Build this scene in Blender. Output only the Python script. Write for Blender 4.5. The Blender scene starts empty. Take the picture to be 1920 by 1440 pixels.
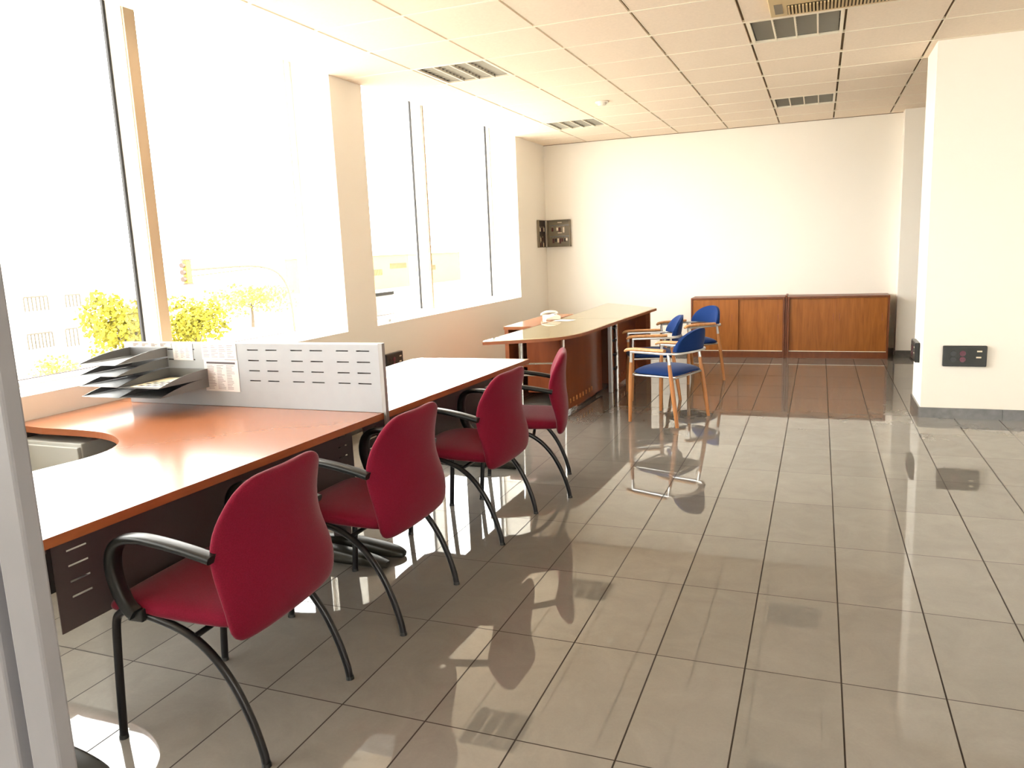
import bpy, bmesh, math, random
from mathutils import Vector, Matrix
C = bpy.context.scene.collection
SC = bpy.context.scene
PI = math.pi
rnd = random.Random(7)

# ------------------------------------------------------------------ materials
def newmat(name):
    m = bpy.data.materials.new(name); m.use_nodes = True
    nt = m.node_tree
    b = nt.nodes['Principled BSDF']
    return m, nt, b

def pbr(name, col, rough=.5, metal=0., spec=.5, var=0., vscale=20., bump=0., bscale=80., sheen=0., coat=0.):
    m, nt, b = newmat(name)
    b.inputs['Base Color'].default_value = (*col, 1)
    b.inputs['Roughness'].default_value = rough
    b.inputs['Metallic'].default_value = metal
    b.inputs['Specular IOR Level'].default_value = spec
    b.inputs['Sheen Weight'].default_value = sheen
    b.inputs['Sheen Roughness'].default_value = .35
    b.inputs['Coat Weight'].default_value = coat
    tc = nt.nodes.new('ShaderNodeTexCoord')
    if var > 0:
        n = nt.nodes.new('ShaderNodeTexNoise'); n.inputs['Scale'].default_value = vscale; n.inputs['Detail'].default_value = 4
        nt.links.new(tc.outputs['Object'], n.inputs['Vector'])
        r = nt.nodes.new('ShaderNodeMapRange'); r.inputs['From Min'].default_value = .3; r.inputs['From Max'].default_value = .7
        r.inputs['To Min'].default_value = 1 - var; r.inputs['To Max'].default_value = 1 + var
        nt.links.new(n.outputs['Fac'], r.inputs['Value'])
        mx = nt.nodes.new('ShaderNodeMix'); mx.data_type = 'RGBA'; mx.blend_type = 'MULTIPLY'; mx.inputs[0].default_value = 1
        mx.inputs[6].default_value = (*col, 1)
        cb = nt.nodes.new('ShaderNodeCombineColor')
        for i in range(3): nt.links.new(r.outputs[0], cb.inputs[i])
        nt.links.new(cb.outputs[0], mx.inputs[7]); nt.links.new(mx.outputs[2], b.inputs['Base Color'])
    if bump > 0:
        n = nt.nodes.new('ShaderNodeTexNoise'); n.inputs['Scale'].default_value = bscale; n.inputs['Detail'].default_value = 3
        nt.links.new(tc.outputs['Object'], n.inputs['Vector'])
        bp = nt.nodes.new('ShaderNodeBump'); bp.inputs['Strength'].default_value = bump; bp.inputs['Distance'].default_value = .002
        nt.links.new(n.outputs['Fac'], bp.inputs['Height']); nt.links.new(bp.outputs[0], b.inputs['Normal'])
    return m

def wood(name, c1, c2, rough=.3, scale=(3, 30, 30), spec=.5, coat=0.):
    m, nt, b = newmat(name)
    tc = nt.nodes.new('ShaderNodeTexCoord'); mp = nt.nodes.new('ShaderNodeMapping'); mp.inputs['Scale'].default_value = scale
    n = nt.nodes.new('ShaderNodeTexNoise'); n.inputs['Scale'].default_value = 1.; n.inputs['Detail'].default_value = 6; n.inputs['Distortion'].default_value = .6
    cr = nt.nodes.new('ShaderNodeValToRGB'); cr.color_ramp.elements[0].position = .3; cr.color_ramp.elements[1].position = .7
    cr.color_ramp.elements[0].color = (*c1, 1); cr.color_ramp.elements[1].color = (*c2, 1)
    nt.links.new(tc.outputs['Object'], mp.inputs[0]); nt.links.new(mp.outputs[0], n.inputs['Vector']); nt.links.new(n.outputs['Fac'], cr.inputs[0])
    nt.links.new(cr.outputs[0], b.inputs['Base Color'])
    b.inputs['Roughness'].default_value = rough; b.inputs['Specular IOR Level'].default_value = spec; b.inputs['Coat Weight'].default_value = coat
    return m

WALL = (.86, .815, .74)
M = {}
M['wall'] = pbr('cream_paint', WALL, .85, spec=.2, bump=.15, bscale=150)
M['white_wall'] = pbr('white_reveal_paint', (.85, .82, .76), .7, spec=.2)
M['tile'] = pbr('ceiling_tile', (.91, .79, .655), .95, spec=.1, var=.03, vscale=60, bump=.2, bscale=200)
M['tbar'] = pbr('ceiling_bar_white', (.92, .85, .70), .6, spec=.3)
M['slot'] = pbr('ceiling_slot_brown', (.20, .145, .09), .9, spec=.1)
M['alu_white'] = pbr('white_window_frame', (.86, .84, .80), .4)
M['shaded_frame'] = pbr('shaded_window_frame', (.55, .43, .29), .5)  # tan paints in the weaker light on the mullions' room-facing side
M['gasket'] = pbr('black_gasket', (.012, .010, .010), .6)
M['grey_alu'] = pbr('grey_aluminium', (.20, .195, .21), .45, spec=.4, var=.02)
M['wood_top'] = wood('cherry_desktop', (.308, .112, .047), (.318, .116, .049), .18, (2.5, 14, 14), spec=.62)
M['wood_edge'] = wood('cherry_edge_band', (.22, .062, .018), (.30, .088, .028), .4, (8, 8, 40))
M['wood_dark'] = wood('dark_cherry_panel', (.145, .034, .010), (.20, .050, .015), .32, (14, 14, 2.5), spec=.3)
M['wood_beige'] = wood('light_maple_top', (.50, .345, .21), (.58, .40, .25), .28, (10, 3, 10), spec=.65)
M['cab_door'] = wood('orange_oak_door', (.24, .075, .012), (.35, .118, .022), .4, (30, 30, 3), spec=.4)
M['cab_frame'] = wood('brown_oak_frame', (.13, .032, .009), (.18, .05, .013), .4, (20, 20, 4))
M['beech'] = wood('beech_wood', (.50, .24, .09), (.64, .33, .14), .35, (40, 40, 5))
M['beech_leg'] = wood('beech_leg_wood', (.40, .16, .05), (.52, .22, .075), .35, (40, 40, 5))
M['screen'] = pbr('pale_grey_metal', (.30, .315, .33), .38, metal=.15, spec=.5, var=.02)
M['screen_edge'] = pbr('grey_metal_edge', (.25, .24, .23), .4, metal=.5)
M['panel_dark'] = pbr('charcoal_metal_panel', (.058, .044, .044), .5, spec=.4)
M['tray'] = pbr('grey_tray_metal', (.18, .18, .18), .33, metal=.45, spec=.5)
M['black'] = pbr('black_plastic', (.008, .009, .009), .35)
M['black_tube'] = pbr('black_painted_tube', (.005, .005, .006), .3, spec=.3)
M['arm'] = pbr('black_soft_plastic', (.006, .007, .007), .33, spec=.28)
M['foot'] = pbr('dark_olive_metal', (.020, .018, .013), .38, metal=0., spec=.35)
M['chrome'] = pbr('chrome', (.75, .75, .74), .12, metal=1.)
M['steel'] = pbr('brushed_steel', (.60, .60, .60), .3, metal=.9)
M['pedestal'] = pbr('pale_grey_drawers', (.42, .43, .41), .45)
M['red'] = pbr('burgundy_fabric', (.138, .006, .020), .9, spec=.1, var=.12, vscale=260, bump=.35, bscale=420, sheen=.16)
M['blue'] = pbr('royal_blue_fabric', (.006, .027, .12), .9, spec=.15, var=.18, vscale=260, bump=.35, bscale=420, sheen=.12)
M['white_pl'] = pbr('cream_plastic', (.80, .76, .66), .35)
M['grey_pl'] = pbr('grey_plastic', (.20, .20, .19), .4)
M['paper'] = pbr('white_paper', (.60, .57, .555), .8, spec=.2)
M['paper_y'] = pbr('yellowish_paper', (.80, .76, .56), .8, spec=.2)
M['ink'] = pbr('grey_print', (.20, .16, .17), .8)
M['ink_dark'] = pbr('dark_print', (.07, .06, .07), .8)
M['keybox'] = pbr('olive_grey_metal', (.20, .165, .11), .5, spec=.4)
M['keydark'] = pbr('dark_key_panel', (.03, .022, .015), .6)
M['keym'] = pbr('key_metal', (.55, .45, .35), .35, metal=.7)
M['key_red'] = pbr('dark_red_tag', (.08, .015, .015), .5)
M['ac'] = pbr('beige_plastic_grille', (.62, .47, .24), .5)
M['ac_dark'] = pbr('dark_grille_gap', (.10, .07, .04), .8)
M['lamp_body'] = pbr('lamp_housing', (.16, .16, .14), .35, metal=.6)
M['louvre'] = pbr('lamp_louvre', (.24, .22, .18), .3, metal=.6)
M['socket_red'] = pbr('maroon_socket', (.10, .008, .025), .3)
M['base'] = pbr('grey_stone_skirting', (.105, .10, .093), .25, var=.2, vscale=18)
M['leaf'] = pbr('yellow_green_leaves', (.215, .19, .022), .8, spec=.1, var=.5, vscale=3)
M['leaf2'] = pbr('pale_yellow_leaves', (.30, .30, .06), .8, spec=.1, var=.3, vscale=3)
M['bark'] = pbr('bark', (.10, .075, .05), .9)
M['street'] = pbr('pale_street', (.40, .37, .32), .9, spec=.1)
M['bld'] = pbr('white_render', (.85, .83, .78), .9, spec=.1)
M['bld_y'] = pbr('yellow_render', (.32, .26, .085), .9, spec=.1)
M['bld_win'] = pbr('building_shutters', (.06, .048, .03), .7)
M['tl_y'] = pbr('traffic_yellow', (.30, .23, .004), .5)
M['tl_d'] = pbr('traffic_brown', (.06, .035, .025), .6)
M['sign_red'] = pbr('sign_red', (.20, .05, .05), .6)

# floor: polished tiles 0.3 x 0.6 with thin grout
def floor_mat():
    m, nt, b = newmat('polished_floor_tiles')
    N = nt.nodes.new; L = nt.links.new
    tc = N('ShaderNodeTexCoord'); sp = N('ShaderNodeSeparateXYZ'); L(tc.outputs['Object'], sp.inputs[0])
    def mth(op, a, bb=None, c=None):
        n = N('ShaderNodeMath'); n.operation = op
        for i, v in enumerate((a, bb, c)):
            if v is None: continue
            if isinstance(v, (int, float)): n.inputs[i].default_value = v
            else: L(v, n.inputs[i])
        return n.outputs[0]
    ux = mth('DIVIDE', mth('SUBTRACT', sp.outputs[0], 2.081 - 30), .3)
    uy = mth('DIVIDE', mth('SUBTRACT', sp.outputs[1], -1.7401 - 60), .6)
    fx, fy = mth('FRACT', ux), mth('FRACT', uy)
    dx = mth('MULTIPLY', mth('MINIMUM', fx, mth('SUBTRACT', 1, fx)), .3)
    dy = mth('MULTIPLY', mth('MINIMUM', fy, mth('SUBTRACT', 1, fy)), .6)
    gx = mth('LESS_THAN', dx, .0026); gy = mth('LESS_THAN', dy, .0021)
    g = mth('MAXIMUM', gx, gy)
    cid = N('ShaderNodeCombineXYZ'); L(mth('FLOOR', ux), cid.inputs[0]); L(mth('FLOOR', uy), cid.inputs[1])
    wn = N('ShaderNodeTexWhiteNoise'); L(cid.outputs[0], wn.inputs['Vector'])
    # offset the mottling per tile
    off = N('ShaderNodeVectorMath'); off.operation = 'MULTIPLY_ADD'; L(wn.outputs['Color'], off.inputs[0]); off.inputs[1].default_value = (9, 9, 9); L(tc.outputs['Object'], off.inputs[2])
    n1 = N('ShaderNodeTexNoise'); n1.inputs['Scale'].default_value = 5; n1.inputs['Detail'].default_value = 8; n1.inputs['Roughness'].default_value = .65; n1.inputs['Distortion'].default_value = .8
    L(off.outputs[0], n1.inputs['Vector'])
    n2 = N('ShaderNodeTexNoise'); n2.inputs['Scale'].default_value = 120; n2.inputs['Detail'].default_value = 3; L(off.outputs[0], n2.inputs['Vector'])
    t = mth('ADD', mth('MULTIPLY', n1.outputs['Fac'], .8), mth('MULTIPLY', n2.outputs['Fac'], .2))
    cr = N('ShaderNodeValToRGB'); cr.color_ramp.elements[0].position = .33; cr.color_ramp.elements[1].position = .68
    cr.color_ramp.elements[0].color = (.170, .157, .138, 1); cr.color_ramp.elements[1].color = (.202, .187, .165, 1)
    L(t, cr.inputs[0])
    hs = N('ShaderNodeHueSaturation'); L(cr.outputs[0], hs.inputs['Color'])
    L(mth('ADD', mth('MULTIPLY', wn.outputs['Value'], .14), .93), hs.inputs['Value'])
    mx = N('ShaderNodeMix'); mx.data_type = 'RGBA'; L(g, mx.inputs[0]); L(hs.outputs[0], mx.inputs[6]); mx.inputs[7].default_value = (.018, .012, .008, 1)
    L(mx.outputs[2], b.inputs['Base Color'])
    L(mth('ADD', mth('MULTIPLY', g, .5), 0.022), b.inputs['Roughness'])
    b.inputs['IOR'].default_value = 1.65
    L(mth('SUBTRACT', .5, mth('MULTIPLY', g, .4)), b.inputs['Specular IOR Level'])
    return m
M['floor'] = floor_mat()

def glass_mat(name, tint, ior=1.5, rough=0.):
    m = bpy.data.materials.new(name); m.use_nodes = True; nt = m.node_tree
    for n in list(nt.nodes):
        if n.type != 'OUTPUT_MATERIAL': nt.nodes.remove(n)
    out = nt.nodes['Material Output']
    tr = nt.nodes.new('ShaderNodeBsdfTransparent'); tr.inputs[0].default_value = (*tint, 1)
    gl = nt.nodes.new('ShaderNodeBsdfGlossy'); gl.inputs['Roughness'].default_value = rough
    fr = nt.nodes.new('ShaderNodeFresnel'); fr.inputs[0].default_value = ior
    mx = nt.nodes.new('ShaderNodeMixShader')
    ge = nt.nodes.new('ShaderNodeNewGeometry'); iv = nt.nodes.new('ShaderNodeMath'); iv.operation = 'SUBTRACT'; iv.inputs[0].default_value = 1
    ml = nt.nodes.new('ShaderNodeMath'); ml.operation = 'MULTIPLY'
    nt.links.new(ge.outputs['Backfacing'], iv.inputs[1]); nt.links.new(iv.outputs[0], ml.inputs[0]); nt.links.new(fr.outputs[0], ml.inputs[1])
    nt.links.new(ml.outputs[0], mx.inputs[0]); nt.links.new(tr.outputs[0], mx.inputs[1]); nt.links.new(gl.outputs[0], mx.inputs[2])
    nt.links.new(mx.outputs[0], out.inputs[0])
    return m
M['glass'] = glass_mat('window_glass', (.96, .98, .97))
M['desk_glass'] = glass_mat('desk_glass', (.93, .96, .93))

# ------------------------------------------------------------------ mesh helper
class MB:
    def __init__(s, mats=None): s.v = []; s.f = []; s.mi = []; s.mats = mats
    def add(s, vs, fs, mi=0):
        o = len(s.v); s.v += [tuple(p) for p in vs]
        for f in fs: s.f.append([i + o for i in f]); s.mi.append(mi)
        return s
    def box(s, x0, x1, y0, y1, z0, z1, mi=0, T=None):
        if x0 > x1: x0, x1 = x1, x0
        if y0 > y1: y0, y1 = y1, y0
        if z0 > z1: z0, z1 = z1, z0
        vs = [Vector(p) for p in ((x0, y0, z0), (x1, y0, z0), (x1, y1, z0), (x0, y1, z0), (x0, y0, z1), (x1, y0, z1), (x1, y1, z1), (x0, y1, z1))]
        if T: vs = [T @ p for p in vs]
        return s.add(vs, [(3, 2, 1, 0), (4, 5, 6, 7), (0, 1, 5, 4), (1, 2, 6, 5), (2, 3, 7, 6), (3, 0, 4, 7)], mi)
    def prism(s, poly, z0, z1, mi=0, side=None):
        n = len(poly); side = mi if side is None else side
        a = sum(poly[i][0] * poly[(i + 1) % n][1] - poly[(i + 1) % n][0] * poly[i][1] for i in range(n))
        if a < 0: poly = poly[::-1]
        vs = [(x, y, z0) for x, y in poly] + [(x, y, z1) for x, y in poly]
        s.add(vs, [list(range(n))[::-1], list(range(n, 2 * n))], mi)
        o = len(s.v) - 2 * n
        for i in range(n):
            s.f.append([o + i, o + (i + 1) % n, o + n + (i + 1) % n, o + n + i]); s.mi.append(side)
        return s
    def loft(s, rings, mi=0, cap=True):
        n = len(rings[0]); o = len(s.v)
        for r in rings: s.v += [tuple(p) for p in r]
        for k in range(len(rings) - 1):
            for i in range(n):
                a = o + k * n + i; b = o + k * n + (i + 1) % n
                s.f.append([a, b, b + n, a + n]); s.mi.append(mi)
        if cap:
            s.f.append([o + i for i in range(n)][::-1]); s.mi.append(mi)
            e = o + (len(rings) - 1) * n
            s.f.append([e + i for i in range(n)]); s.mi.append(mi)
        return s
    def tube(s, path, r, seg=10, mi=0, flat=None, up=None):
        """path of points; r radius or list; flat=(ra,rb) elliptical/box-like section"""
        P = [Vector(p) for p in path]; n = len(P)
        R = r if isinstance(r, (list, tuple)) else [r] * n
        rings = []; prev = None
        for i, p in enumerate(P):
            t = (P[min(i + 1, n - 1)] - P[max(i - 1, 0)]).normalized()
            if up is not None: a = Vector(up)
            elif prev is None: a = Vector((0, 0, 1)) if abs(t.z) < .9 else Vector((1, 0, 0))
            else: a = prev
            a = (a - t * a.dot(t)).normalized(); b = t.cross(a); prev = a
            ring = []
            for k in range(seg):
                th = 2 * PI * k / seg
                if flat:
                    fa, fb = (flat[i] if isinstance(flat, list) else flat)
                    c, sn = math.cos(th), math.sin(th)
                    ca = math.copysign(abs(c) ** .55, c); sa = math.copysign(abs(sn) ** .55, sn)
                    ring.append(p + a * ca * fa + b * sa * fb)
                else:
                    ring.append(p + a * math.cos(th) * R[i] + b * math.sin(th) * R[i])
            rings.append(ring)
        return s.loft(rings, mi)
    def cyl(s, x, y, z0, z1, r, r2=None, seg=20, mi=0):
        return s.tube([(x, y, z0), (x, y, z1)], [r, r if r2 is None else r2], seg, mi)
    def build(s, name, mat, parent=None, smooth=False, bevel=0., subd=0, label=None, keep=False):
        me = bpy.data.meshes.new(name); me.from_pydata(s.v, [], s.f); me.update()
        mats = mat if isinstance(mat, (list, tuple)) else [mat]
        for m in mats: me.materials.append(M[m] if isinstance(m, str) else m)
        if len(mats) > 1:
            for p, mi in zip(me.polygons, s.mi): p.material_index = mi
        bm = bmesh.new(); bm.from_mesh(me)
        if not keep: bmesh.ops.recalc_face_normals(bm, faces=bm.faces)
        if bevel > 0:
            eds = [e for e in bm.edges if len(e.link_faces) == 2 and e.calc_face_angle(0) > .6]
            bmesh.ops.bevel(bm, geom=eds, offset=bevel, segments=2, affect='EDGES', profile=.5)
        bm.to_mesh(me); bm.free()
        if smooth:
            for p in me.polygons: p.use_smooth = True
            try: me.set_sharp_from_angle(angle=math.radians(50))
            except Exception: pass
        o = bpy.data.objects.new(name, me); C.objects.link(o)
        if parent: o.parent = parent
        if subd:
            md = o.modifiers.new('subdivision', 'SUBSURF'); md.levels = subd; md.render_levels = subd
        if label: o['label'] = label
        return o

def cat(pts, n=6, closed=False):
    """catmull-rom through points"""
    P = [Vector(p) for p in pts]; out = []
    m = len(P)
    for i in range(m - 1 if not closed else m):
        p0 = P[i - 1] if (i > 0 or closed) else P[i] * 2 - P[i + 1]
        p1 = P[i]; p2 = P[(i + 1) % m]
        p3 = P[(i + 2) % m] if (i + 2 < m or closed) else p2 * 2 - p1
        for k in range(n):
            t = k / n
            out.append(.5 * ((2 * p1) + (p2 - p0) * t + (2 * p0 - 5 * p1 + 4 * p2 - p3) * t * t + (3 * p1 - p0 - 3 * p2 + p3) * t ** 3))
    if not closed: out.append(P[-1])
    return out

def tag(o, label, c, group=None):
    o['label'] = label; o['category'] = c
    if group: o['group'] = group
    return o
def thing(name, label, c, loc=(0, 0, 0), rz=0., group=None):
    o = bpy.data.objects.new(name, None); C.objects.link(o); o.location = loc; o.rotation_euler = (0, 0, rz)
    o.empty_display_size = .1
    return tag(o, label, c, group)
def struct(o): o['kind'] = 'structure'; return o
def sthing(name, loc=(0, 0, 0)):
    o = bpy.data.objects.new(name, None); C.objects.link(o); o.location = loc; o['kind'] = 'structure'; return o
def children(o): return [c for c in bpy.data.objects if c.parent == o]
def dup(root, loc, rz, label, group=None):
    r = root.copy(); C.objects.link(r); r.location = loc; r.rotation_euler = (0, 0, rz); r['label'] = label
    if group: r['group'] = group
    for ch in children(root):
        c = ch.copy(); C.objects.link(c); c.parent = r
        for g in children(ch):
            d = g.copy(); C.objects.link(d); d.parent = c
    return r

def holed(mb, axis, c0, c1, u0, u1, z0, z1, holes, mi=0):
    """panel spanning u (x or y) and z with rectangular holes, thickness c0..c1 on the other axis"""
    us = sorted({u0, u1, *[h[0] for h in holes], *[h[1] for h in holes]}); zs = sorted({z0, z1, *[h[2] for h in holes], *[h[3] for h in holes]})
    us = [u for u in us if u0 <= u <= u1]; zs = [z for z in zs if z0 <= z <= z1]
    def solid(i, j):
        if i < 0 or j < 0 or i >= len(us) - 1 or j >= len(zs) - 1: return False
        uc, zc = (us[i] + us[i + 1]) / 2, (zs[j] + zs[j + 1]) / 2
        return not any(h[0] < uc < h[1] and h[2] < zc < h[3] for h in holes)
    def pt(u, z, c): return (u, c, z) if axis == 'x' else (c, u, z)
    for i in range(len(us) - 1):
        for j in range(len(zs) - 1):
            if not solid(i, j): continue
            a, b, p, q = us[i], us[i + 1], zs[j], zs[j + 1]
            for c in (c0, c1): mb.add([pt(a, p, c), pt(b, p, c), pt(b, q, c), pt(a, q, c)], [(0, 1, 2, 3)], mi)
            if not solid(i - 1, j): mb.add([pt(a, p, c0), pt(a, q, c0), pt(a, q, c1), pt(a, p, c1)], [(0, 1, 2, 3)], mi)
            if not solid(i + 1, j): mb.add([pt(b, p, c0), pt(b, q, c0), pt(b, q, c1), pt(b, p, c1)], [(0, 1, 2, 3)], mi)
            if not solid(i, j - 1): mb.add([pt(a, p, c0), pt(b, p, c0), pt(b, p, c1), pt(a, p, c1)], [(0, 1, 2, 3)], mi)
            if not solid(i, j + 1): mb.add([pt(a, q, c0), pt(b, q, c0), pt(b, q, c1), pt(a, q, c1)], [(0, 1, 2, 3)], mi)
    return mb

# ------------------------------------------------------------------ room
H = 2.79; XW = -.61; XO = -1.02; YB = 5.38; Y0 = -7.6; XR = 7.6
struct(MB().add([(XW, Y0, 0), (XR, Y0, 0), (XR, YB, 0), (XW, YB, 0), (XW, Y0, -.1), (XR, Y0, -.1), (XR, YB, -.1), (XW, YB, -.1)],
    [(0, 1, 2, 3), (7, 6, 5, 4), (0, 4, 5, 1), (1, 5, 6, 2), (2, 6, 7, 3), (3, 7, 4, 0)]).build('floor', 'floor'))

WINS = [(-3.06, .41), (.855, 4.33), (-6.98, -3.51)]
w = MB(); ZS = .83; ZT = 3.02
w.box(XO, XW, Y0, YB + .15, -.1, ZS)
w.box(XO, XW, Y0, YB + .15, ZT, 3.3)
for a, b in ((Y0, -6.98), (-3.51, -3.06), (.41, .855), (4.33, YB + .15)): w.box(XO, XW, a, b, ZS, ZT)
struct(w.build('wall_left', 'wall'))
struct(MB().box(XW, XR, YB, YB + .15, -.1, 3.3).build('wall_back', 'wall'))
struct(MB().box(XR, XR + .15, Y0, YB + .15, -.1, 3.3).build('wall_right', 'wall'))
struct(holed(MB(), 'x', Y0 - .15, Y0, XO, XR + .15, -.1, 3.3, [(4.2, 7.2, .83, 2.75)]).build('wall_front', 'wall'))
fr = MB()
for a, b in ((4.2, 4.25), (5.67, 5.73), (7.15, 7.2)): fr.box(a, b, Y0 - .12, Y0 - .06, .83, 2.75)
for a, b in ((.83, .88), (2.70, 2.75)): fr.box(4.25, 7.15, Y0 - .12, Y0 - .06, a, b)
wr = sthing('window_4'); fr.build('frame', 'alu_white', wr)  # unseen rear window, added so daylight reaches the right-hand wall
MB().add([(7.15, Y0 - .09, .88), (4.25, Y0 - .09, .88), (4.25, Y0 - .09, 2.70), (7.15, Y0 - .09, 2.70)], [(0, 1, 2, 3)]).build('pane', 'glass', wr, keep=True)
struct(MB().box(3.645, XR, 1.835, 2.40, 0, 3.1).build('wall_middle', 'wall'))
struct(MB().box(3.735, 4.3, 5.16, YB, 0, 3.1).build('wall_pilaster', 'wall'))
# slab above
struct(MB().box(XO, XR + .15, Y0 - .15, YB + .15, 3.3, 3.45).build('wall_top', 'wall'))

# skirting
def skirt(name, x0, x1, y0, y1, n, axis):
    mb = MB(); L = (x1 - x0) if axis == 'x' else (y1 - y0); k = max(1, round(L / .6))
    for i in range(k):
        if axis == 'x': mb.box(x0 + i * L / k + .001, x0 + (i + 1) * L / k - .001, y0, y1, 0, .08)
        else: mb.box(x0, x1, y0 + i * L / k + .001, y0 + (i + 1) * L / k - .001, 0, .08)
    struct(mb.build(name, 'base'))
skirt('baseboard_middle', 3.633, XR, 1.823, 1.835, 0, 'x')
skirt('baseboard_column', 3.633, 3.645, 1.835, 2.40, 0, 'y')
skirt('baseboard_back', XW, 3.735, YB - .012, YB, 0, 'x')
skirt('baseboard_pilaster', 3.723, 4.3, 5.148, 5.16, 0, 'x')
skirt('baseboard_left', XW, XW + .012, Y0, YB - .012, 0, 'y')

# ceiling : panels, white cross bars, dark slots
FIX = [(0, 1), (0, 6), (4, 1), (4, 6), (0, -4)]
ce = MB()
xs = [XW] + [i * .6 for i in range(0, 13)] + [XR]; xs = [x for x in xs if x <= XR]
j0 = math.floor(Y0 / .6); rows = list(range(j0, 9))
for a, b in zip(xs[:-1], xs[1:]):
    if b - a < .02: continue
    i = round(a / .6) if a >= 0 else -1
    for j in rows:
        y0, y1 = max(j * .6, Y0), min((j + 1) * .6, YB)
        if y1 - y0 < .02 or (i, j) in FIX: continue
        g0 = .011 if i >= 0 else 0
        ce.box(a + g0, b - .011, y0 + .003, y1 - .003, H, H + .02, 0)
for j in rows:
    if j * .6 > Y0: ce.box(XW, XR, j * .6 - .009, j * .6 + .009, H - .002, H + .03, 1)
for k in range(0, 13):
    ce.box(k * .6 + .0065, k * .6 + .011, Y0, YB, H - .001, H + .02, 1)
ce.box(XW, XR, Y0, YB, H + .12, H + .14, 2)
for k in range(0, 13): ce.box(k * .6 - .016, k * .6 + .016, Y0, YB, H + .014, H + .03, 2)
struct(ce.build('ceiling', ['tile', 'tbar', 'slot']))

# shade in the gap between ceiling and back wall, painted as a dark strip
struct(MB().box(XW, 3.735, YB - .006, YB, H - .006, H).build('shadow_gap_strip', 'slot'))

# windows
def window(n, y0, y1, mulls):
    root = sthing('window_%d' % n, (XO, y0, ZS))
    X = XO + .02
    def L(mb, nm, mat, **k):
        mb.v = [(x - XO, y - y0, z - ZS) for x, y, z in mb.v]
        return mb.build(nm, mat, root, **k)
    fr = MB()
    fr.box(X - .02, X + .07, y0 + .001, y1 - .001, ZS + .0005, ZS + .028); fr.box(X - .02, X + .07, y0 + .001, y1 - .001, ZT - .05, ZT - .0005)
    fr.box(X - .02, X + .05, y0 + .001, y0 + .03, ZS + .028, ZT - .05); fr.box(X - .02, X + .05, y1 - .03, y1 - .001, ZS + .028, ZT - .05)
    L(fr, 'frame', 'alu_white')
    edges = [y0 + .03]
    for (ma, mb_, gw) in mulls:
        q = MB(['alu_white', 'shaded_frame'])
        q.box(X - .02, X + .125, ma, mb_, ZS + .028, ZT - .05, 0); q.box(X + .1255, X + .138, ma + .006, mb_ + .002, ZS + .028, ZT - .05, 1)
        L(q, 'mullion', ['alu_white', 'shaded_frame'])
        L(MB().box(X - .005, X + .012, ma - gw, ma - .0005, ZS + .028, ZT - .05), 'gasket', 'gasket')
        edges += [ma - gw, mb_]
    L(MB().box(X - .005, X + .012, y1 - .045, y1 - .0305, ZS + .028, ZT - .05), 'gasket', 'gasket' if n == 2 else 'alu_white')
    edges.append(y1 - .045)
    for a, b in zip(edges[0::2], edges[1::2]):
        L(MB().add([(X, a, ZS + .028), (X, b, ZS + .028), (X, b, ZT - .05), (X, a, ZT - .05)], [(0, 1, 2, 3)]), 'pane', 'glass', keep=True)
        L(MB().box(X + .001, X + .006, a, b, ZS + .0285, ZS + .033), 'glazing_bead', 'ink')
    # white painted inner sill and reveals
    s = MB(); s.box(X + .071, XW - .0005, y0 + .001, y1 - .001, ZS + .0003, ZS + .006)
    s.box(X + .051, XW - .0005, y0 + .0003, y0 + .004, ZS + .006, ZT - .01); s.box(X + .051, XW - .0005, y1 - .004, y1 - .0003, ZS + .006, ZT - .01)
    L(s, 'sill', 'white_wall')
    return root
window(1, *WINS[0], [(-1.245, -1.16, .018)])
window(2, *WINS[1], [(2.385, 2.42, .010)])
window(3, *WINS[2], [(-5.2, -5.12, .018)])  # unseen window behind the camera, added for its daylight

# foreground door jamb of grey aluminium (standing in the doorway)
jm = MB(); jy = -4.37
jm.box(2.141, 2.182, jy, jy + .02, 0, H); jm.box(1.95, 2.122, jy, jy + .02, 0, H); jm.box(2.122, 2.141, jy + .015, jy + .02, 0, H, 1)
struct(jm.build('trim_2', ['grey_alu', 'gasket'], bevel=.003))

# ------------------------------------------------------------------ ceiling fittings
def fixture(i, j, label):
    x0, y0 = i * .6, j * .6
    r = thing('ceiling_light', label, 'ceiling light', (x0 + .3, y0 + .3, H), 0, 'recessed louvre ceiling lights')
    b = MB(); b.box(-.288, .288, -.29, .29, .09, .10); b.box(-.288, -.284, -.29, .29, 0, .09); b.box(.284, .288, -.29, .29, 0, .09); b.box(-.284, .284, -.29, -.286, 0, .09); b.box(-.284, .284, .286, .29, 0, .09)
    b.build('housing', 'lamp_body', r)
    f = MB(); e = -.002
    f.box(-.292, -.270, -.294, .294, e, .012); f.box(.270, .292, -.294, .294, e, .012); f.box(-.270, .270, -.294, -.278, e, .012); f.box(-.270, .270, .278, .294, e, .012)
    for k in (-1, 0, 1): f.box(k * .135 - .005, k * .135 + .005, -.278, .278, e, .03)
    f.build('frame', 'tbar', r)
    l = MB()
    for c in range(4):
        xa = -.270 + c * .135 + .006
        for q in range(9):
            y = -.25 + q * .0625
            l.add([(xa, y - .012, .055), (xa + .123, y - .012, .055), (xa + .123, y, .008), (xa, y, .008), (xa, y + .012, .055), (xa + .123, y + .012, .055)], [(0, 1, 2, 3), (3, 2, 5, 4), (0, 4, 5, 1)])
    l.build('louvre', 'louvre', r)
fixture(0, 1, 'square louvred ceiling light nearest above the window side, nearer the camera')
fixture(0, 6, 'square louvred ceiling light on the window side, close to the far wall')
fixture(4, 1, 'square louvred ceiling light beside the air conditioning grille at the top of the photo')
fixture(4, 6, 'square louvred ceiling light on the right side, close to the far wall')
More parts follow.
